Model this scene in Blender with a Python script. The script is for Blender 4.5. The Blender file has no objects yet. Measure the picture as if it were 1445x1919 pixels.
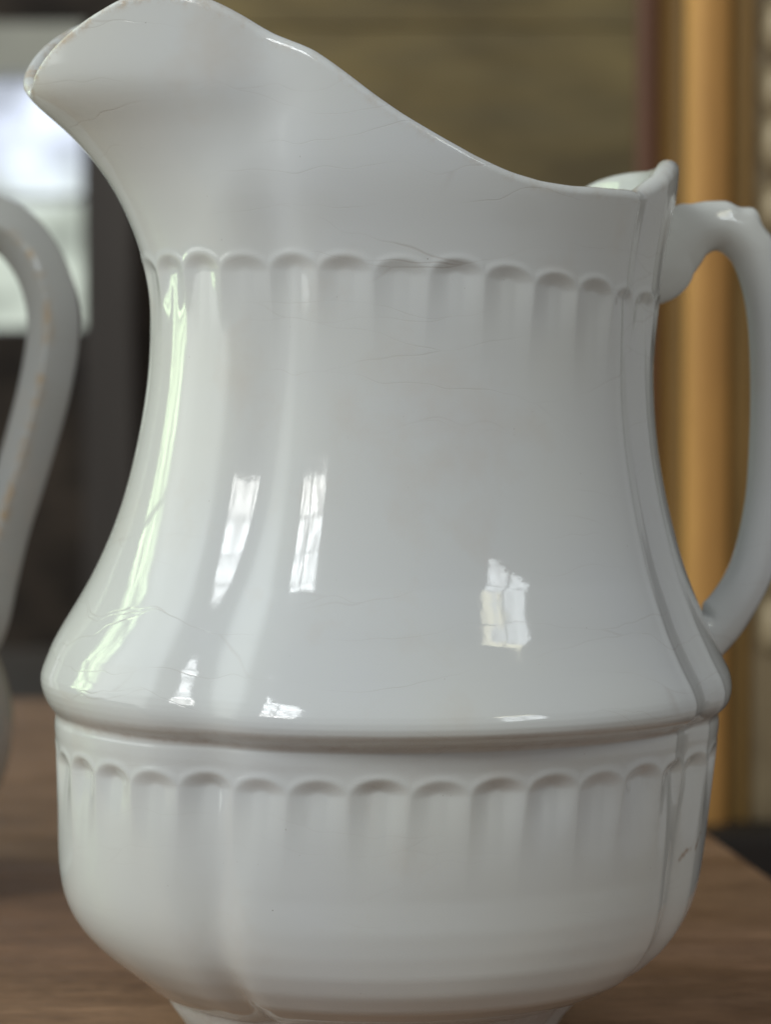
import bpy, math, numpy as np
from math import radians as rad
sc = bpy.context.scene
col = sc.collection

# ------------------------------------------------------------------ camera
U = 1.16e-4                      # one drawing unit of the pitcher in metres
CAM_D, CAM_H = 5500*U, 1261*U
cam = bpy.data.cameras.new("camera")
cam_o = bpy.data.objects.new("camera", cam); col.objects.link(cam_o)
cam_o.location = (0, -CAM_D, CAM_H)
cam_o.rotation_euler = (rad(90-2.70), 0, 0)
cam.sensor_fit = 'VERTICAL'; cam.sensor_height = 36.0
cam.lens = 5500/1919*36
cam.clip_start = 0.02; cam.clip_end = 60
cam.dof.use_dof = True
cam.dof.focus_distance = CAM_D - 0.062
cam.dof.aperture_fstop = (cam.lens)/6.3
sc.camera = cam_o

# ------------------------------------------------------------------ room light
world = bpy.data.worlds.new("World"); sc.world = world
world.use_nodes = True
bg = world.node_tree.nodes["Background"]
bg.inputs[0].default_value = (0.96, 0.96, 1.0, 1); bg.inputs[1].default_value = 0.235
sc.view_settings.view_transform = 'Standard'
sc.view_settings.look = 'None'
sc.view_settings.exposure = 0.0
sc.view_settings.gamma = 1.0

def window_lamp(name, az, dist, z0, z1, width, level, bars=(2, 4), low=(1, 1, 1), high=(1, 1, 1), split=0.5, noise=4.0, seed=0.0, rough=0.35, yaw=0.0):
    """daylight coming through one paned window of the room, or an added soft fill when it has no bars; az is measured from the camera side towards the right"""
    L = bpy.data.lights.new(name, 'AREA'); L.shape = 'RECTANGLE'
    L.size = width; L.size_y = z1 - z0
    L.energy = level*math.pi*width*(z1 - z0)
    o = bpy.data.objects.new(name, L); col.objects.link(o)
    a = rad(az)
    o.location = (dist*math.sin(a), -dist*math.cos(a), (z0 + z1)/2)
    o.rotation_euler = (rad(90), 0, a + 0)      # -Z of the lamp looks back at the axis
    # lamp faces -Z local: rotate so that it points to the centre
    from mathutils import Vector
    d = Vector((-math.sin(a + rad(yaw)), math.cos(a + rad(yaw)), 0))
    o.rotation_euler = d.to_track_quat('-Z', 'Y').to_euler()
    L.use_nodes = True
    nt = L.node_tree; n = nt.nodes; k = nt.links
    em = [x for x in n if x.type == 'EMISSION'][0]
    g = n.new('ShaderNodeNewGeometry')
    sp = n.new('ShaderNodeSeparateXYZ'); k.new(g.outputs['Parametric'], sp.inputs[0])
    def math_(op, a_, b_=None):
        m = n.new('ShaderNodeMath'); m.operation = op
        for i, v in enumerate((a_, b_)):
            if v is None: continue
            if isinstance(v, (int, float)): m.inputs[i].default_value = v
            else: k.new(v, m.inputs[i])
        return m.outputs[0]
    def bar(axis, count, w):
        f = math_('FRACT', math_('MULTIPLY', axis, float(count)))
        f = math_('ABSOLUTE', math_('SUBTRACT', f, 0.5))
        return math_('LESS_THAN', f, 0.5 - w)
    mask = math_('MULTIPLY', bar(sp.outputs[0], bars[0], 0.06), bar(sp.outputs[1], bars[1], 0.045))
    mask = math_('MAXIMUM', mask, 0.10)
    if bars == (1, 1):        # the added soft fill: fades towards its sides so its reflection has no hard edge
        e = math_('MULTIPLY', sp.outputs[0], math_('SUBTRACT', 1.0, sp.outputs[0]))
        m2 = n.new('ShaderNodeMapRange'); m2.interpolation_type = 'SMOOTHSTEP'; m2.inputs[1].default_value = 0.0; m2.inputs[2].default_value = 0.20
        k.new(e, m2.inputs[0]); mask = m2.outputs[0]
    nz = n.new('ShaderNodeTexNoise'); nz.inputs['Scale'].default_value = noise; nz.inputs['Detail'].default_value = 5
    ad = n.new('ShaderNodeVectorMath'); ad.operation = 'ADD'; ad.inputs[1].default_value = (seed, seed*.7, 0)
    k.new(g.outputs['Parametric'], ad.inputs[0]); k.new(ad.outputs[0], nz.inputs['Vector'])
    r = n.new('ShaderNodeMapRange'); r.inputs[1].default_value = 0.38; r.inputs[2].default_value = 0.62
    r.inputs[3].default_value = rough; r.inputs[4].default_value = 1.35
    k.new(nz.outputs[0], r.inputs[0])
    yy = math_('ADD', sp.outputs[1], math_('MULTIPLY', math_('SUBTRACT', nz.outputs[0], 0.5), 0.8))
    mx = n.new('ShaderNodeMapRange'); mx.inputs[1].default_value = split - 0.06; mx.inputs[2].default_value = split + 0.06
    k.new(yy, mx.inputs[0])
    mc = n.new('ShaderNodeMix'); mc.data_type = 'RGBA'
    k.new(mx.outputs[0], mc.inputs[0]); mc.inputs[6].default_value = (*low, 1); mc.inputs[7].default_value = (*high, 1)
    k.new(mc.outputs[2], em.inputs['Color'])
    k.new(math_('MULTIPLY', mask, r.outputs[0]), em.inputs['Strength'])
    return o
WHITE = (0.93, 0.98, 1.0)
window_lamp('window_daylight_front', -40, 2.0, 0.90, 2.12, 0.76, 13.5, (2, 4), (0.95, 0.96, 0.93), WHITE, 0.3, 5, 1.3)
window_lamp('window_daylight_right', 49, 2.2, 1.45, 2.35, 0.70, 6.5, (2, 3), (0.9, 0.97, 1.0), (1.0, 0.97, 0.72), 0.72, 6, 4.1, 0.75, 12)
window_lamp('window_daylight_left', -117, 1.6, 0.1, 2.3, 0.34, 5.0, (3, 5), (0.74, 1.0, 0.58), (0.86, 0.94, 1.1), 0.74, 7, 7.7, 0.25)

window_lamp('added_soft_fill_left', -92, 1.9, 0.1, 2.1, 1.7, 1.55, (1, 1), (0.93, 0.97, 0.95), (0.90, 0.97, 1.0), 0.5, 2, 2.2, 0.9)  # broad fill added for grazing light from the left, no actual curtain

# ------------------------------------------------------------------ helpers
def obj(name, me, mat=None, parent=None, smooth=True):
    if mat: me.materials.append(mat)
    if smooth: me.polygons.foreach_set('use_smooth', np.ones(len(me.polygons), bool))
    o = bpy.data.objects.new(name, me); col.objects.link(o); o.parent = parent
    return o
def empty(name, loc):
    o = bpy.data.objects.new(name, None); col.objects.link(o); o.location = loc; o.empty_display_size = 0.02
    return o
def tag(o, label=None, cat=None, group=None, kind=None):
    if label: o['label'] = label
    if cat: o['category'] = cat
    if group: o['group'] = group
    if kind: o['kind'] = kind
    return o
def mesh_np(name, V, Fq):
    me = bpy.data.meshes.new(name)
    V = np.asarray(V, np.float32).reshape(-1, 3); Fq = np.asarray(Fq, np.int32).reshape(-1, 4)
    me.vertices.add(len(V)); me.vertices.foreach_set('co', V.ravel())
    me.loops.add(Fq.size); me.loops.foreach_set('vertex_index', Fq.ravel())
    me.polygons.add(len(Fq)); me.polygons.foreach_set('loop_start', np.arange(0, Fq.size, 4, dtype=np.int32))
    me.update(calc_edges=True); me.validate()
    return me
def grid_faces(rows, cols, wrap=True, flip=False):
    i, j = np.meshgrid(np.arange(rows-1), np.arange(cols if wrap else cols-1), indexing='ij')
    j2 = (j+1) % cols
    q = np.stack([i*cols+j, i*cols+j2, (i+1)*cols+j2, (i+1)*cols+j], -1).reshape(-1, 4)
    return q[:, ::-1] if flip else q
def box_mesh(name, x0, x1, y0, y1, z0, z1, bevel=0.0):
    import bmesh
    bm = bmesh.new(); bmesh.ops.create_cube(bm, size=1)
    for v in bm.verts:
        v.co.x = x0 if v.co.x < 0 else x1; v.co.y = y0 if v.co.y < 0 else y1; v.co.z = z0 if v.co.z < 0 else z1
    if bevel: bmesh.ops.bevel(bm, geom=list(bm.edges), offset=bevel, segments=3, affect='EDGES', profile=0.6)
    me = bpy.data.meshes.new(name); bm.to_mesh(me); bm.free(); return me

class N:
    """small node builder"""
    def __init__(s, name):
        s.m = bpy.data.materials.new(name); s.m.use_nodes = True
        s.t = s.m.node_tree; s.n = s.t.nodes; s.k = s.t.links
        s.b = s.n['Principled BSDF']
    def node(s, typ, **kw):
        x = s.n.new(typ)
        for a, v in kw.items(): setattr(x, a, v)
        return x
    def set(s, inp, v):
        if hasattr(v, 'is_linked') or hasattr(v, 'links'): s.k.new(v, inp)
        else: inp.default_value = v
    def math(s, op, a, b=0.0, c=None):
        x = s.node('ShaderNodeMath', operation=op); s.set(x.inputs[0], a); s.set(x.inputs[1], b)
        if c is not None: s.set(x.inputs[2], c)
        return x.outputs[0]
    def rng(s, v, a, b, c=0.0, d=1.0):
        x = s.node('ShaderNodeMapRange'); s.set(x.inputs[0], v)
        for i, q in enumerate((a, b, c, d)): x.inputs[i+1].default_value = q
        return x.outputs[0]
    def mix(s, f, a, b):
        x = s.node('ShaderNodeMix', data_type='RGBA'); s.set(x.inputs[0], f)
        s.set(x.inputs[6], a if not isinstance(a, tuple) else (*a, 1)); s.set(x.inputs[7], b if not isinstance(b, tuple) else (*b, 1))
        return x.outputs[2]
    def coord(s, scale=(1, 1, 1), kind='Object', rot=(0, 0, 0), loc=(0, 0, 0)):
        c = s.node('ShaderNodeTexCoord'); m = s.node('ShaderNodeMapping')
        m.inputs['Scale'].default_value = scale; m.inputs['Rotation'].default_value = rot; m.inputs['Location'].default_value = loc
        s.k.new(c.outputs[kind], m.inputs[0]); return m.outputs[0]
    def noise(s, vec, scale, detail=3, rough=0.5, out=0):
        x = s.node('ShaderNodeTexNoise'); s.k.new(vec, x.inputs['Vector']); x.inputs['Scale'].default_value = scale
        x.inputs['Detail'].default_value = detail; x.inputs['Roughness'].default_value = rough; return x.outputs[out]
    def attr(s, name):
        x = s.node('ShaderNodeAttribute'); x.attribute_name = name; return x.outputs['Fac']
    def bump(s, h, strength, dist):
        x = s.node('ShaderNodeBump'); x.inputs['Strength'].default_value = strength; x.inputs['Distance'].default_value = dist
        s.k.new(h, x.inputs['Height']); return x.outputs[0]

# ------------------------------------------------------------------ materials
def glaze(name, base=(0.732, 0.757, 0.732), wear_amount=1.0):
    M = N(name); v = M.coord()
    big = M.noise(v, 14, 3)
    c = M.mix(M.rng(big, .35, .65), (base[0]*.965, base[1]*.97, base[2]*1.0), (base[0]*1.01, base[1], base[2]*.965))
    tan = M.math('MULTIPLY', M.rng(M.noise(M.coord((1, 1, 1), loc=(.05, .21, .4)), 26, 5, .62), .56, .74), .30)
    c = M.mix(tan, c, (.62, .53, .42))
    # crazing: hair-fine brownish cracks, in patches
    warp = M.node('ShaderNodeVectorMath', operation='MULTIPLY_ADD')
    M.k.new(M.noise(v, 22, 3, .55, 1), warp.inputs[0]); warp.inputs[1].default_value = (.022, .022, .022); M.k.new(v, warp.inputs[2])
    mp = M.node('ShaderNodeMapping'); mp.inputs['Scale'].default_value = (13, 13, 105); M.k.new(warp.outputs[0], mp.inputs[0])
    vo = M.node('ShaderNodeTexVoronoi', feature='DISTANCE_TO_EDGE'); M.k.new(mp.outputs[0], vo.inputs['Vector']); vo.inputs['Scale'].default_value = 1
    crack = M.rng(vo.outputs[0], 0.0, 0.012, 1.0, 0.0)
    patch = M.rng(M.noise(M.coord((1, 1, 1.3), loc=(.13, .3, .07)), 17, 2), .44, .58)
    thin = M.rng(M.noise(v, 60, 2), .35, .65)
    hz = M.node('ShaderNodeSeparateXYZ'); M.k.new(v, hz.inputs[0])
    crack = M.math('MULTIPLY', M.math('MULTIPLY', crack, patch), M.math('MULTIPLY', thin, M.rng(hz.outputs[2], .070, .085, .3, 1.0)))
    c = M.mix(M.math('MULTIPLY', crack, .24), c, (.33, .25, .19))
    # iron specks in the clay
    sv = M.node('ShaderNodeTexVoronoi', feature='F1'); M.k.new(v, sv.inputs['Vector']); sv.inputs['Scale'].default_value = 230
    size = M.math('MULTIPLY', M.math('POWER', sv.outputs['Color'], 6.0), .055)
    spk = M.math('LESS_THAN', sv.outputs['Distance'], size)
    c = M.mix(M.math('MULTIPLY', spk, .6), c, (.16, .13, .11))
    sv2 = M.node('ShaderNodeTexVoronoi', feature='F1'); M.k.new(v, sv2.inputs['Vector']); sv2.inputs['Scale'].default_value = 420
    spk2 = M.math('LESS_THAN', sv2.outputs['Distance'], M.math('MULTIPLY', M.math('POWER', sv2.outputs['Color'], 5.0), .12))
    c = M.mix(M.math('MULTIPLY', spk2, .25), c, (.3, .26, .22))
    # grime caught under the shoulder and at the foot
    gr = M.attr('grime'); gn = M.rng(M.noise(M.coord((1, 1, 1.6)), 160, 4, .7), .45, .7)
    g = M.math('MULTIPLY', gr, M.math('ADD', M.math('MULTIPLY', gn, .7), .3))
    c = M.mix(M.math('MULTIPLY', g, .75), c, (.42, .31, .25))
    # worn, stained rim
    we = M.attr('wear'); wn = M.noise(v, 240, 4, .7)
    wm = M.math('MULTIPLY', we, M.rng(wn, .47, .66))
    c = M.mix(M.math('MULTIPLY', wm, .7*wear_amount), c, (.46, .31, .15))
    sc_ = M.attr('chip'); cm = M.math('MULTIPLY', sc_, M.rng(M.noise(v, 500, 2), .40, .55))
    c = M.mix(M.math('MULTIPLY', cm, .75), c, (.34, .21, .12))
    M.set(M.b.inputs['Base Color'], c)
    fine = M.noise(v, 900, 2); med = M.noise(v, 90, 2); slow = M.noise(v, 30, 1)
    h = M.math('ADD', M.math('MULTIPLY', fine, .05), M.math('ADD', M.math('MULTIPLY', med, .35), M.math('MULTIPLY', crack, -.25)))
    h = M.math('ADD', h, M.math('MULTIPLY', wm, -.6)); h = M.math('ADD', h, M.math('MULTIPLY', slow, 1.0))
    nrm = M.bump(h, .5, .00022)
    M.set(M.b.inputs['Normal'], nrm)
    r = M.math('ADD', M.rng(M.noise(v, 45, 3), .3, .7, .05, .10), M.math('MULTIPLY', M.math('ADD', wm, g), .3))
    M.set(M.b.inputs['Roughness'], r)
    M.b.inputs['IOR'].default_value = 1.53
    M.b.inputs['Subsurface Weight'].default_value = 0.0
    return M.m

def wood(name, a, b, c3, rough=.42, scale=1.0, rot=0.0):
    M = N(name)
    v = M.coord((scale*1.4, scale*6, scale*6), rot=(0, 0, rot))
    n1 = M.noise(v, 9, 6, .62); n2 = M.noise(M.coord((scale*1.5, scale*60, scale*60), rot=(0, 0, rot)), 14, 4, .7)
    n3 = M.noise(M.coord((1, 1.6, 1)), 16, 4, .6)
    n4 = M.noise(M.coord((1, 4, 1), rot=(0, 0, rot)), 120, 6, .78)
    c = M.mix(M.rng(n1, .3, .7), a, b)
    c = M.mix(M.math('MULTIPLY', M.rng(n4, .40, .62), .75), c, c3)
    c = M.mix(M.math('MULTIPLY', M.rng(n2, .45, .75), .55), c, c3)
    c = M.mix(M.math('MULTIPLY', M.rng(n3, .42, .68), .5), c, (b[0]*1.15, b[1]*1.15, b[2]*1.2))
    # pale rubbed streaks
    s = M.noise(M.coord((scale*2, scale*34, 1), rot=(0, 0, rot-.03)), 7, 5, .72)
    patch = M.rng(M.noise(M.coord((1, 1, 1), loc=(.4, .1, 0)), 13, 2), .45, .65)
    c = M.mix(M.math('MULTIPLY', M.math('MULTIPLY', M.rng(s, .52, .68), patch), .55), c, (b[0]*2.2, b[1]*2.15, b[2]*2.2))
    M.set(M.b.inputs['Base Color'], c)
    M.set(M.b.inputs['Roughness'], M.rng(n1, .3, .7, rough-.07, rough+.1))
    M.set(M.b.inputs['Normal'], M.bump(M.math('ADD', n2, M.math('MULTIPLY', s, .5)), .35, .0006))
    return M.m

def plain(name, c0, c1, rough=.6, scale=8, metal=0.0, stretch=(1, 1, 1), bump=.0):
    M = N(name); v = M.coord(stretch)
    n = M.noise(v, scale, 5, .6)
    M.set(M.b.inputs['Base Color'], M.mix(M.rng(n, .35, .65), c0, c1))
    M.b.inputs['Roughness'].default_value = rough; M.b.inputs['Metallic'].default_value = metal
    if bump: M.set(M.b.inputs['Normal'], M.bump(n, .4, bump))
    return M.m

MAT_GLAZE = glaze('white_ironstone_glaze')
MAT_GLAZE2 = glaze('shaded_ironstone_glaze', (0.47, 0.48, 0.46), 1.35)  # same ironstone, base colour darkened to stand in for shade on the jug
MAT_TABLE = wood('table_wood', (.215, .112, .055), (.41, .242, .138), (.095, .046, .022), .46, 1.0, rad(-24))

# ------------------------------------------------------------------ the pitcher
Z_T=[84,96,108,120,132,144,156,168,180,192,204,216,228,240,252,264,276,288,300,312,324,336,348,360,372,384,396,408,420,432,444,456,468,480,492,504,516,528,540,552,564,576,588,600,612,624,636,648,660,672,684,696,708,720,732,744,756,768,780,792,804,816,828,840,852,864,876,888,900,912,924,936,948,960,972,984,996,1008,1020,1032,1044,1056,1068,1080,1092,1104,1116,1128,1140,1152,1164,1176,1188,1200,1212,1224,1236,1248,1260,1272,1284,1296,1308,1320,1332,1344,1356,1368,1380,1392,1404,1416,1428,1440,1452,1464,1476,1488,1500,1512,1524,1536,1548,1560,1572,1584,1596,1608,1620,1632,1644,1656,1668,1680,1692,1704,1716,1728,1740,1752,1764,1776,1788,1800,1812,1824,1836,1848,1860,1872,1884,1896,1908,1920,1932,1944,1956,1968,1980,1992]
R_T=[379.9,395.2,410.9,427.1,443.8,460.8,477.5,493.6,508.8,522.9,535.9,547.5,557.9,567,574.9,581.6,587.2,591.9,595.7,598.8,601.4,603.5,605.3,606.7,608,609.1,610.1,611,611.8,612.6,613.3,614,614.8,615.5,616.2,616.8,617.5,618.2,618.9,619.6,620.4,621.3,622.4,623.9,624.8,626,628.8,633.6,638.7,642.9,645.5,646.2,644.5,640.1,635,629.9,625,619.5,613.5,607.3,601,594.6,588.2,582,575.9,570.1,564.5,559.1,554,549.1,544.4,539.9,535.5,531.4,527.4,523.5,519.8,516.3,512.9,509.7,506.7,503.8,501,498.4,495.9,493.6,491.3,489.2,487.3,485.5,483.7,482.1,480.6,479.3,478.1,477,476,475.3,474.7,474.3,474,474,474.1,474.3,474.7,475.3,475.9,476.7,477.6,478.6,479.6,480.8,482.1,483.4,484.9,486.6,488.3,490.3,492.4,494.6,497,499.5,502,504.5,506.9,509,510.9,512.5,513.6,514.5,515,515.3,515.5,515.5,515.5,515.5,515.4,515.4,515.3,515.3,515.2,515.1,515.1,515,515,514.9,514.9,514.8,514.7,514.7,514.6,514.6,514.5,514.5,514.4,514.4,514.3,514.2,514.2,514.1]
C_T=[-24.6,-21.1,-17.8,-15,-12.7,-10.9,-9.8,-9.1,-8.8,-8.7,-8.8,-9,-9.2,-9.4,-9.6,-9.7,-9.8,-9.9,-9.9,-9.8,-9.7,-9.5,-9.2,-8.9,-8.5,-8,-7.5,-7,-6.4,-5.9,-5.3,-4.7,-4.1,-3.5,-2.9,-2.3,-1.7,-1.1,-0.5,0.1,0.6,1.2,1.7,2.1,2.4,2.5,2.5,2.2,1.7,1.1,0.3,-0.5,-1.1,-1.7,-2,-2.1,-2,-1.6,-0.9,-0,1,2.2,3.5,4.8,6.1,7.4,8.7,10,11.2,12.3,13.4,14.5,15.5,16.5,17.4,18.3,19.1,19.9,20.6,21.2,21.8,22.4,22.9,23.4,23.9,24.4,24.9,25.5,26,26.5,27,27.6,28.1,28.7,29.3,29.8,30.4,31,31.5,32.1,32.6,33.2,33.7,34.2,34.7,35.2,35.6,36,36.4,36.7,36.9,37.1,37.3,37.4,37.5,37.6,37.6,37.7,37.7,37.7,37.7,37.7,37.7,37.7,37.7,37.7,37.7,37.7,37.7,37.7,37.7,37.7,37.7,37.7,37.7,37.7,37.7,37.7,37.7,37.7,37.7,37.7,37.7,37.7,37.7,37.7,37.7,37.7,37.7,37.7,37.7,37.7,37.7,37.7,37.7,37.7,37.7,37.7,37.7,37.7]
E_T=[0,0,0,0,0,0,0,0,0,0,0,0,0,0,0,0,0,0,0,0,0,0,0,0,0,0,0,0,0,0,0,0,0,0,0,0,0,0,0,0,0,0,0,0,0,0,0,0,0,0,0,0,0,0,0,0,0,0,0,0,0,0,0,0,0,0,0,0,0,0,0,0,0,0,0,0,0,0,0,0,0,0,0,0,0,0,0,0,0,0,0,0,0,0,0,0,0,0,0,0,0,0,0,0,0,0,0,0.1,0.2,0.4,0.9,1.7,2.8,4.1,5.7,7.4,9.2,11.2,13.3,15.5,18,20.7,23.7,27.1,30.9,35.4,40.6,46.8,54,62.3,71.5,81.5,92.2,103.7,115.8,129.2,143.7,158.6,172.9,185.4,195.5,202.5,206.8,209.5,211.1,212.1,212.9,213.6,214.2,214.8,215.4,216,216.6,217.2,217.8,218.4,219,219.6,220.2,220.8]
RIM_T=[1630,1631,1632,1634,1636,1638,1639,1639,1636,1630,1622,1612,1601,1590,1580,1573,1570,1573,1572.6,1573,1573.5,1574.3,1574.3,1574.3,1576.1,1578.3,1581.3,1587,1592.7,1601,1611,1621.9,1635,1648.1,1662.1,1676.5,1691.7,1708.8,1726.7,1746.3,1765.5,1783.8,1800.4,1811.8,1821.4,1831.4,1845.8,1863.7,1880.7,1895.1,1904.7,1910.4,1912.6,1908.2,1894,1876,1855,1829,1800,1772,1756]
Z_T, R_T, C_T, E_T, RIM_T = map(np.array, (Z_T, R_T, C_T, E_T, RIM_T))
HANDLE_AZ = rad(107.0)     # the handle points right and a little away
VALLEYS = np.radians([42., -42., 136.5, -136.5])
B0 = rad(13)
def sm(t):
    t = np.clip(t, 0, 1); return t*t*(3-2*t)
def wrap(a): return (a + np.pi) % (2*np.pi) - np.pi
def valleys(a, z):
    g = np.zeros(np.broadcast(a, z).shape)
    k = sm((650 - z)/500.)
    for c in VALLEYS:
        back = abs(c) > 1.5
        w = np.radians(6.9 if back else 5.8)*(1-k) + np.radians(4.2)*k
        kk = sm((1350 - z)/350.)
        d = ((0.030 + .002*kk) if back else 0.022)*(1-k) + (0.034 + .03*sm((260 - z)/130.))*k
        u = wrap(a - c)
        g = g - d*np.exp(-(u/w)**2)
        for s in (-1, 1):
            if not back: g = g + 0.0036*(1-.7*k)*np.exp(-((u - s*rad(7.2))/rad(1.2))**2)
    return g
def flutes(a, z):
    """two bands of arched flutes pressed into the wall"""
    ca = np.cos(a)
    out = 0
    # gentle irregularity from flute to flute, as hand-finished moulds have
    for pitch, off, z0, dep, fade, hw in ((10., 2., 576 + 0*ca, 10.5, 62., 51.), (12., 0., np.where(ca > 0, 1452 - 55*ca, 1452 - 20*ca), 7.0, 66., 50.)):
        q = (np.degrees(a) - off)/pitch + 0.5
        t = np.abs(2*((q % 1.0) - 0.5))
        kf = np.floor(q) % round(360/pitch)
        jit = np.sin(kf*2.3 + 1.0)
        ra = .93*hw                       # rounded head of the flute
        xx = t*hw
        zc = z0 + 2.5*jit - ra*.62
        head = ra - np.hypot(xx, (z - zc)*1.6)
        d = np.where(z > zc, head, ra - xx)
        fd = np.exp(-(np.clip(zc + 6 - z, 0, None)/(fade*(1+.15*np.sin(kf*3.1))))**1.4)
        out = out - dep*(1 + .24*jit)*sm((d + 3)/(hw*.78))*fd
        out = out + 1.5*np.exp(-((d + 5)/10.)**2)*fd
    return out
def flange_fix(a, z):
    # the shoulder overhangs: tighten the hollow just beneath it
    return -5.0*np.exp(-((z - 634)/13.)**2)
FULL_Z = [100, 112, 120, 128, 140, 165, 198, 232, 270, 310, 400, 400.1, 616, 624, 631, 637, 643, 650, 658, 668, 678, 688, 700, 720, 745, 770, 800, 830, 860, 890, 920]
FULL_R = [0, 400, 432, 462, 497, 545, 574, 590, 599, 605, 609, 0, 0, 627, 637, 651, 665, 675, 681, 683, 681.5, 677, 669, 655, 638, 622, 604, 589, 573.5, 558.5, 0]
def base_radius(a, z):
    # the broad front and back are fuller: a crisper shoulder edge and a deeper belly
    r = np.interp(z, Z_T, R_T); full = np.interp(z, FULL_Z, FULL_R) - r
    r = r + np.clip(full, 0, None)*np.sin(a)**2; E = np.interp(z, Z_T, E_T)
    b = np.abs(wrap(a - np.pi))
    beta = np.arccos(np.clip(r/(r + np.maximum(E, 0)), -1, 1))
    x = np.maximum(0, beta - (np.sqrt(b*b + B0*B0) - B0))
    R = r/np.cos(x) + np.minimum(E, 0)*np.exp(-(b/rad(45))**2)
    return R*(1 - 0.045*np.sin(a)**2)
def to_xyz(a, R, z):
    c = np.interp(z, Z_T, C_T)
    ph = HANDLE_AZ + a
    X = R*np.sin(ph) + c*math.sin(HANDLE_AZ); Y = -R*np.cos(ph) - c*math.cos(HANDLE_AZ)
    return np.stack([X, Y, z], -1)*U
def rim_height(a):
    d = np.degrees(np.abs(wrap(a)))
    far = np.degrees(wrap(a))
    return np.interp(d, np.arange(0, 181, 3.), RIM_T) - 46*sm((far - 4)/40.)*sm((120 - far)/30.)

def build_body(parent, mat, NA=1120):
    a = np.linspace(-np.pi, np.pi, NA, endpoint=False)
    # row heights: closer together through the two bands, the shoulder and the lower edge
    zs = np.concatenate([np.arange(106, 150, 4), np.arange(150, 430, 7.5), np.arange(430, 760, 2.6), np.arange(760, 1250, 7.)])
    up = np.concatenate([np.linspace(0, .78, 120, endpoint=False), np.linspace(.78, 1, 26)])
    rim = rim_height(a)
    k = np.ones(7)/7.
    rim = np.convolve(np.concatenate([rim[-3:], rim, rim[:3]]), k, 'valid')
    Zl = np.repeat(zs[:, None], NA, 1)
    Zu = 1250 + up[:, None]*(rim[None, :] - 1250)
    Z = np.vstack([Zl, Zu]); A = np.repeat(a[None, :], len(Z), 0)
    R0 = base_radius(A, Z)
    R = R0*(1 + valleys(A, Z)) + flutes(A, Z)*1.0 + flange_fix(A, Z)
    # lower edge tucks under the wall
    R = R - 16*np.clip((124 - Z)/20., 0, 1)**2
    # slight hand-made unevenness
    R = R + 1.2*np.sin(3*A + Z/210.) + .8*np.sin(5*A - Z/130.+1)
    P = to_xyz(A, R, Z)
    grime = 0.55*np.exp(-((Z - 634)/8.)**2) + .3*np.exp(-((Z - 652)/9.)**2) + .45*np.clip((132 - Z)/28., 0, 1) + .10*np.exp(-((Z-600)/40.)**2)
    wear = np.exp(-((rim[None, :] - Z)/9.)**2)*(0.25 + .75*np.exp(-((np.abs(wrap(A - np.pi)))/rad(34))**4))
    # rim roll and inside
    Rt = R[-1]; rolled = []; rw = []
    th = 15. + 7*np.exp(-(wrap(a)/rad(50))**4)
    for q in np.linspace(0, math.pi, 9)[1:]:
        zz = rim + th*math.sin(q)*.9
        rr = Rt - th*(1 - math.cos(q)); rolled.append(to_xyz(a, rr, zz)); rw.append(.9 if q < 2 else .5)
    ins = []
    for f in np.concatenate([np.linspace(0.02, .3, 14), np.linspace(.34, 1, 40)]):
        zz = rim + (150 - rim)*f
        rr = base_radius(a, zz)*(1 + valleys(a, zz)*.7) - 2*th - 8*min(1, f*4)
        ins.append(to_xyz(a, rr, zz))
    P = np.concatenate([P, np.array(rolled), np.array(ins)])
    rows = len(P)
    rimw = (0.25 + .75*np.exp(-((np.abs(wrap(a - np.pi)))/rad(34))**4))
    wear = np.vstack([wear] + [x*rimw[None] for x in rw] + [0*a[None]]*len(ins))
    grime = np.vstack([grime] + [0*a[None]]*(len(rw) + len(ins)))
    # closing floors (inside and underneath)
    V = P.reshape(-1, 3); F = grid_faces(rows, NA, True, False)
    cx = to_xyz(0*a, 0*a + .5, 0*a + 150)
    cu = to_xyz(0*a, 0*a + 300., 0*a + 100)
    V = np.concatenate([V, cx, cu]); b = rows*NA
    j = np.arange(NA); j2 = (j+1) % NA
    F = np.concatenate([F, np.stack([(rows-1)*NA+j, (rows-1)*NA+j2, b+j2, b+j], -1), np.stack([b+NA+j, b+NA+j2, j2, j], -1)])
    me = mesh_np('pitcher_body', V, F)
    # a brown hairline chip low on the handle side
    ph = np.degrees(wrap(HANDLE_AZ + A)); chipm = np.zeros(A.shape)
    pts = [(67.5, 384), (69.5, 398), (71.3, 402), (72.4, 398), (73.2, 410), (74.5, 420)]
    for (p0, q0), (p1, q1) in zip(pts[:-1], pts[1:]):
        d = np.array([(p1-p0)*5., q1-q0]); L2 = d@d
        w = np.stack([(ph-p0)*5., Z-q0], -1)
        t = np.clip((w@d)/L2, 0, 1)
        dist = np.hypot(w[..., 0]-t*d[0], w[..., 1]-t*d[1])
        chipm = np.maximum(chipm, np.clip(1.3 - dist/3.0, 0, 1))
    for nm, arr in (('grime', grime), ('wear', wear), ('chip', chipm)):
        at = me.attributes.new(nm, 'FLOAT', 'POINT')
        full = np.zeros(len(V), np.float32); full[:arr.size] = arr.ravel(); at.data.foreach_set('value', full)
    return obj('body', me, mat, parent)

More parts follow.
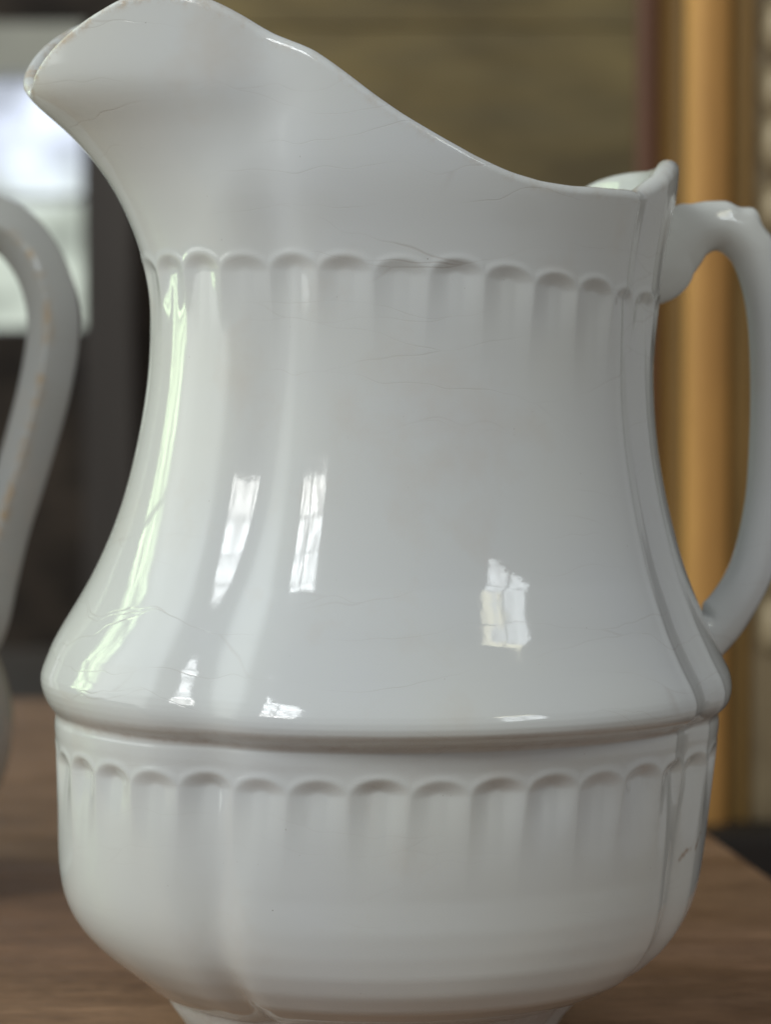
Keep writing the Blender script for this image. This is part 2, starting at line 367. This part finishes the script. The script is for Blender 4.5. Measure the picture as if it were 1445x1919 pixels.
def build_foot(parent, mat, NA=360):
    a = np.linspace(-np.pi, np.pi, NA, endpoint=False)
    prof = [(300, 120), (398, 122), (396, 112), (388, 92), (372, 72), (358, 52), (350, 34), (348, 18), (346, 6), (338, 0), (322, 0), (312, 8), (300, 40)]
    rows = []
    for r, z in prof:
        zz = 0*a + z
        R = r*(1 - .045*np.sin(a)**2)*(1 + .55*valleys(a, zz))
        rows.append(to_xyz(a, R, zz) + np.array([math.sin(HANDLE_AZ)*0, 0, 0]))
    P = np.array(rows)
    me = mesh_np('foot', P.reshape(-1, 3), grid_faces(len(P), NA, True, True))
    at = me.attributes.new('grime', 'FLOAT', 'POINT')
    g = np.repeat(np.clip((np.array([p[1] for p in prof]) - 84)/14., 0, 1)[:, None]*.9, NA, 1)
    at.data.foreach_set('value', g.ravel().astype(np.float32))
    return obj('foot_ring', me, mat, parent)

def spline(pts, n):
    """Catmull-Rom through rows of numbers"""
    P = np.array(pts, float); P = np.vstack([2*P[0]-P[1], P, 2*P[-1]-P[-2]]); out = []
    for i in range(1, len(P)-2):
        for t in np.linspace(0, 1, n, endpoint=False):
            p0, p1, p2, p3 = P[i-1:i+3]
            out.append(.5*((2*p1)+(-p0+p2)*t+(2*p0-5*p1+4*p2-p3)*t*t+(-p0+3*p1-3*p2+p3)*t**3))
    out.append(P[-2]); return np.array(out)

def build_handle(name, parent, mat, pts, az, unit, bump=None, expo=1.75, wear=0.0, n=16, NS=72):
    """pts: (distance from axis, height, half thickness in plane, half width)"""
    S = spline(pts, n)
    T = np.gradient(S[:, :2], axis=0); T /= np.linalg.norm(T, axis=1)[:, None]
    Nn = np.stack([-T[:, 1], T[:, 0]], -1)           # in-plane normal
    th = np.linspace(0, 2*np.pi, NS, endpoint=False)
    c, s = np.cos(th), np.sin(th)
    rr = (np.abs(c)**expo + np.abs(s)**expo)**(-1/expo)
    e = np.array([math.sin(az), -math.cos(az)]); side = np.array([math.cos(az), math.sin(az)])
    V = []; W = []
    for i, (p, t, nn) in enumerate(zip(S, T, Nn)):
        a_in = rr*c*p[2]; a_out = rr*s*p[3]
        if bump is not None:
            a_in = a_in + bump(i/(len(S)-1), th)
        pr = p[0] + nn[0]*a_in; pz = p[1] + nn[1]*a_in
        V.append(np.stack([pr*e[0] + side[0]*a_out, pr*e[1] + side[1]*a_out, pz], -1)*unit)
        W.append(wear*np.exp(-(np.arccos(np.clip(np.abs(s), 0, 1))/.24)**2))
    V = np.array(V)
    me = mesh_np(name, V.reshape(-1, 3), grid_faces(len(V), NS, True, False))
    at = me.attributes.new('wear', 'FLOAT', 'POINT'); at.data.foreach_set('value', np.array(W, np.float32).ravel())
    return obj(name, me, mat, parent)

pitcher = tag(empty('pitcher', (0, 0, 0)), 'large white glazed ironstone pitcher with wide spout and fluted bands, standing in front', 'pitcher')
build_body(pitcher, MAT_GLAZE)
build_foot(pitcher, MAT_GLAZE)
def leaf(s, th):
    inn = np.maximum(0, -np.cos(th))
    curl = 20*np.exp(-((s - .905)/.012)**2)*inn**2 - 7*np.exp(-((s - .93)/.010)**2)*inn
    ridge = 4.0*np.exp(-((np.abs(wrap(th)) - .9)/.13)**2)*sm((s - .2)/.1)*sm((.9 - s)/.1)
    return leaf0(s, th) + curl + ridge
def leaf0(s, th):
    # the small moulded leaf on the outside of the upper bend
    out = np.maximum(0, np.cos(th - math.pi*0))
    lobe = .55 + .45*np.cos((s - .35)*95)
    return 15*np.exp(-((s - .345)/.045)**2)*lobe*out**1.5 + 5*np.exp(-((s - .19)/.02)**2)*out
build_handle('handle', pitcher, MAT_GLAZE, [
    (500, 1484, 100, 44), (548, 1490, 92, 40), (585, 1512, 70, 38), (625, 1536, 53, 38), (665, 1546, 48, 40), (705, 1536, 47, 42), (745, 1500, 47, 44), (772, 1440, 48, 44),
    (787, 1365, 48, 44), (793, 1261, 48, 43), (790, 1136, 46, 42), (779, 1001, 45, 41), (748, 880, 45, 41), (697, 797, 48, 42), (645, 752, 58, 46), (585, 715, 80, 52)],
    HANDLE_AZ, U, leaf, 1.8)

# ------------------------------------------------------------------ the other jug (only its handle and a bit of belly are in view)
JX, JY = -0.1800, 0.19
jug = tag(empty('jug', (JX, JY, 0)), 'shade-toned ironstone jug with worn brown-edged handle at the left edge, behind the pitcher', 'jug')
JP = [(.052, 0), (.056, .002), (.056, .008), (.060, .014), (.069, .026), (.0735, .040), (.0730, .055), (.066, .075), (.056, .098), (.050, .122), (.049, .145), (.052, .165), (.058, .182), (.0595, .1845), (.0565, .184), (.050, .165), (.046, .140), (.052, .1), (.066, .06), (.066, .036), (.03, .018), (.0005, .015)]
JS = spline([(r, z) for r, z in JP], 6)
th = np.linspace(0, 2*np.pi, 160, endpoint=False)
JV = np.array([np.stack([r*np.cos(th), r*np.sin(th), 0*th+z], -1) for r, z in JS])
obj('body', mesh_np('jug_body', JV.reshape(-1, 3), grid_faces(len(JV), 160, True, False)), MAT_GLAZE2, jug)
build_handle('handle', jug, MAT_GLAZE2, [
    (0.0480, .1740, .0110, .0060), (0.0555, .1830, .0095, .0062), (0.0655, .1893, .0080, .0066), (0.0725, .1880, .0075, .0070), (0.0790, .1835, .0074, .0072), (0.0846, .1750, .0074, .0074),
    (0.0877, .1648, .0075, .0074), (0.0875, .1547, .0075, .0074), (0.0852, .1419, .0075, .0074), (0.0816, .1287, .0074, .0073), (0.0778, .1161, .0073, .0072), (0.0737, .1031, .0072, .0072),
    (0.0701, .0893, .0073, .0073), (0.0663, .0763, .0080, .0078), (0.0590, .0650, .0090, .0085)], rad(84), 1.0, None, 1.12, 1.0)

# ------------------------------------------------------------------ table
def table():
    t = tag(empty('table', (0, 0, 0)), 'worn brown wooden table top under the pitcher and the jug', 'table')
    import bmesh
    bm = bmesh.new()
    out = [(-1.1, -.11), (.150, -.11), (.114, .205), (.1105, .235), (.1035, .298), (.058, .681), (-1.1, .681)]
    th_ = .028
    b = [bm.verts.new((x, y, -th_)) for x, y in out]; tp = [bm.verts.new((x, y, 0)) for x, y in out]
    bm.faces.new(tp); bm.faces.new(b[::-1])
    for i in range(len(out)):
        j = (i+1) % len(out); bm.faces.new((b[i], b[j], tp[j], tp[i]))
    bm.normal_update()
    ed = [e for e in bm.edges if all(abs(v.co.z) < 1e-6 for v in e.verts)]
    bmesh.ops.bevel(bm, geom=ed, offset=.003, segments=4, affect='EDGES', profile=.5)
    me = bpy.data.meshes.new('table_top'); bm.to_mesh(me); bm.free()
    obj('table_top', me, MAT_TABLE, t, smooth=False)
    return t
table()

# ------------------------------------------------------------------ gilt picture frame on the right, beyond the table
FX, FY = 0.1165, 0.72
MAT_GOLD = plain('aged_gilt', (.48, .245, .07), (.66, .345, .095), .5, 22, .15, (1, 1, .25))
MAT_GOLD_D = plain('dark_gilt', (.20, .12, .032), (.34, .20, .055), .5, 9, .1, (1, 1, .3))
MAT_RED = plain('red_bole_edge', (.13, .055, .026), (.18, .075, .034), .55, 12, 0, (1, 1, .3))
MAT_BEAD = plain('pale_gilt_bead', (.34, .27, .15), (.56, .47, .30), .4, 40, .15)
MAT_BED = plain('dull_bead_bed', (.16, .115, .06), (.36, .28, .16), .5, 9)
MAT_CANVAS = plain('dark_canvas', (.020, .014, .009), (.060, .040, .022), .75, 16)
fr = tag(empty('picture_frame', (FX, FY, -.12)), 'gilded picture frame with beaded inner edge standing at the right behind the pitcher', 'picture frame')
def strip(name, prof, z0, z1, mat):
    P = np.array([[(x, y, z) for x, y in prof] for z in np.linspace(z0, z1, 12)])
    return obj(name, mesh_np(name, P.reshape(-1, 3), grid_faces(len(P), len(prof), True, False)), mat, fr)
def arc(x0, x1, y0, bulge, n=14):
    t = np.linspace(0, math.pi, n)
    return [((x0+x1)/2 - (x1-x0)/2*math.cos(q), y0 - bulge*math.sin(q)) for q in t] + [(x1, y0+.012), (x0, y0+.012)]
ZB, ZT = -.06, .75
strip('outer_edge', arc(0, .0105, .006, .002), ZB, ZT, MAT_RED)
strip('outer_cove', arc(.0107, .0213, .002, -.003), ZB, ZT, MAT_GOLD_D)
strip('round_moulding', arc(.0215, .0425, -.002, .008), ZB, ZT, MAT_GOLD)
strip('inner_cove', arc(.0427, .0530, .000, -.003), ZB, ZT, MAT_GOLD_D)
strip('bead_bed', arc(.0532, .0720, .004, .001), ZB, ZT, MAT_BED)
obj('canvas', box_mesh('canvas', .0722, .60, .012, .016, ZB, ZT), MAT_CANVAS, fr, False)
import bmesh
bm = bmesh.new(); bmesh.ops.create_uvsphere(bm, u_segments=14, v_segments=10, radius=1)
for v in bm.verts: v.co.x *= .0078; v.co.y *= .0075; v.co.z *= .0128
bead = bpy.data.meshes.new('bead'); bm.to_mesh(bead); bm.free()
bead.materials.append(MAT_BEAD); bead.polygons.foreach_set('use_smooth', [True]*len(bead.polygons))
for i in range(20):
    z = .150 + i*.0276
    if z > ZT + .1: break
    o = bpy.data.objects.new('bead', bead); col.objects.link(o); o.parent = fr; o.location = (.0640 + .0006*math.sin(i*2.7), .0005, z + .002*math.sin(i*4.1)); o.scale = (1 + .1*math.sin(i*1.9), 1, 1 + .12*math.sin(i*3.3 + 1))

# ------------------------------------------------------------------ olive wooden wall behind
MW = N('olive_boards')
v = MW.coord((1.2, 1, 3.2)); n1 = MW.noise(v, 5.5, 4, .55); n2 = MW.noise(MW.coord((2, 1, 14), loc=(.3, 0, .2)), 5, 4, .6)
c = MW.mix(MW.rng(n1, .35, .68), (.15, .11, .05), (.36, .27, .115))
c = MW.mix(MW.math('MULTIPLY', MW.rng(n2, .4, .7), .4), c, (.24, .20, .115))
MW.set(MW.b.inputs['Base Color'], c); MW.b.inputs['Roughness'].default_value = .7
wall = tag(empty('board_wall', (0, 1.06, 0)), 'olive brown wall of horizontal boards, out of focus behind the pitcher', 'wall')
z = -.10
for i, h in enumerate((.11, .12, .10, .115, .12, .11, .12)):
    pl = obj('board', box_mesh('board', -.125, .75, -.004*(i % 2), .02, z+.0006, z+h-.0006, .0015), MW.m, wall, False)
    z += h

# ------------------------------------------------------------------ far wall with a window on the left
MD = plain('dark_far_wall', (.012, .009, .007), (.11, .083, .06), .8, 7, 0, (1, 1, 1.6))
FWY = 2.56
ww = tag(empty('far_wall', (0, FWY, 0)), 'very dark wall far behind on the left, around the bright window', 'wall')
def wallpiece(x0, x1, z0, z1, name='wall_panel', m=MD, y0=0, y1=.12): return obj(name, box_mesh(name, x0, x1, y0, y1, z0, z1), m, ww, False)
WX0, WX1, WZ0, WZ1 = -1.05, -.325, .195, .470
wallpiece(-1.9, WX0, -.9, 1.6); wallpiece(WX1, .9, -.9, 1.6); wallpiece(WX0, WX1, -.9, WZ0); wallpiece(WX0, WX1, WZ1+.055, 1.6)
MG = N('daylight_pane')
v = MG.coord((1, 1, 1)); n = MG.noise(v, 14, 3, .5)
spz = MG.node('ShaderNodeSeparateXYZ'); MG.k.new(MG.coord(), spz.inputs[0])
hi = MG.rng(MG.math('ADD', spz.outputs[2], MG.math('MULTIPLY', MG.math('SUBTRACT', n, .5), .08)), .32, .40)
cc = MG.mix(hi, (.66, .74, .64), (.84, .93, 1.1))
MG.set(MG.b.inputs['Emission Color'], cc); MG.set(MG.b.inputs['Emission Strength'], MG.rng(n, .35, .65, .5, 1.35))
MG.b.inputs['Base Color'].default_value = (.1, .1, .1, 1); MG.b.inputs['Roughness'].default_value = .1
MFR = plain('pale_window_wood', (.70, .72, .70), (.80, .82, .80), .5, 12)
MHD = plain('cream_window_head', (.62, .62, .52), (.74, .74, .62), .6, 9)
win = tag(empty('window', (0, FWY, 0)), 'bright paned window seen far behind through the gap left of the pitcher', 'window')
xs = np.linspace(WX0, WX1, 7); zs_ = [WZ0, .338, WZ1]
for i in range(6):
    for j in range(2):
        p = obj('pane', box_mesh('pane', xs[i]+.003, xs[i+1]-.003, .05, .055, zs_[j]+.003, zs_[j+1]-.003), MG.m, win, False)
for i in range(1, 6): obj('muntin', box_mesh('muntin', xs[i]-.004, xs[i]+.004, .02, .049, WZ0+.001, WZ1-.001), MFR, win, False)
obj('rail', box_mesh('rail', WX0+.001, WX1-.001, .022, .048, .334, .342), MFR, win, False)
obj('window_head', box_mesh('window_head', WX0+.001, WX1-.001, -.01, .06, WZ1+.001, WZ1+.054), MHD, win, False)
MP = plain('brown_post', (.075, .062, .053), (.115, .098, .084), .6, 8, 0, (1, 1, .3))
post = tag(obj('post', box_mesh('post', -.323, -.268, FWY-.07, FWY-.002, -.5, .49, .004), MP, None, False), 'grey brown wooden post beside the bright window, out of focus', 'post')

# ------------------------------------------------------------------ floor boards and the dark cupboard behind the table
MFL = plain('floor_wood', (.24, .17, .11), (.34, .25, .17), .6, 3, 0, (1, 6, 1))
tag(obj('floor', box_mesh('floor', -3, 3, -2.4, 3.2, -.80, -.75), MFL, None, False), kind='structure')
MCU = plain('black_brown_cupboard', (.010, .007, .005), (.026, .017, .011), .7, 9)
cb = tag(empty('cupboard', (.35, .95, -.75)), 'black brown cupboard carrying the gilded frame behind the table', 'cupboard')
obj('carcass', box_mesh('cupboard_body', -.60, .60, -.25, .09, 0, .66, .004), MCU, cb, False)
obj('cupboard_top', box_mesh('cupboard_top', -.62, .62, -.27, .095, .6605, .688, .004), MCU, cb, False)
# low dark chest behind the table, left
MC = plain('old_chest_wood', (.028, .020, .013), (.060, .042, .027), .6, 6, 0, (.4, 1, 2.5))
ch = tag(empty('chest', (-.55, 1.55, 0)), 'dark brown wooden chest behind the table on the left', 'chest')
obj('box', box_mesh('chest_box', -.35, .42, -.2, .2, -.75, -.098, .004), MC, ch, False)
obj('lid', box_mesh('chest_lid', -.36, .43, -.21, .21, -.097, -.078, .006), MC, ch, False)

sc.cycles.use_denoising = True
sc.cycles.max_bounces = 8
sc.cycles.sample_clamp_indirect = 6
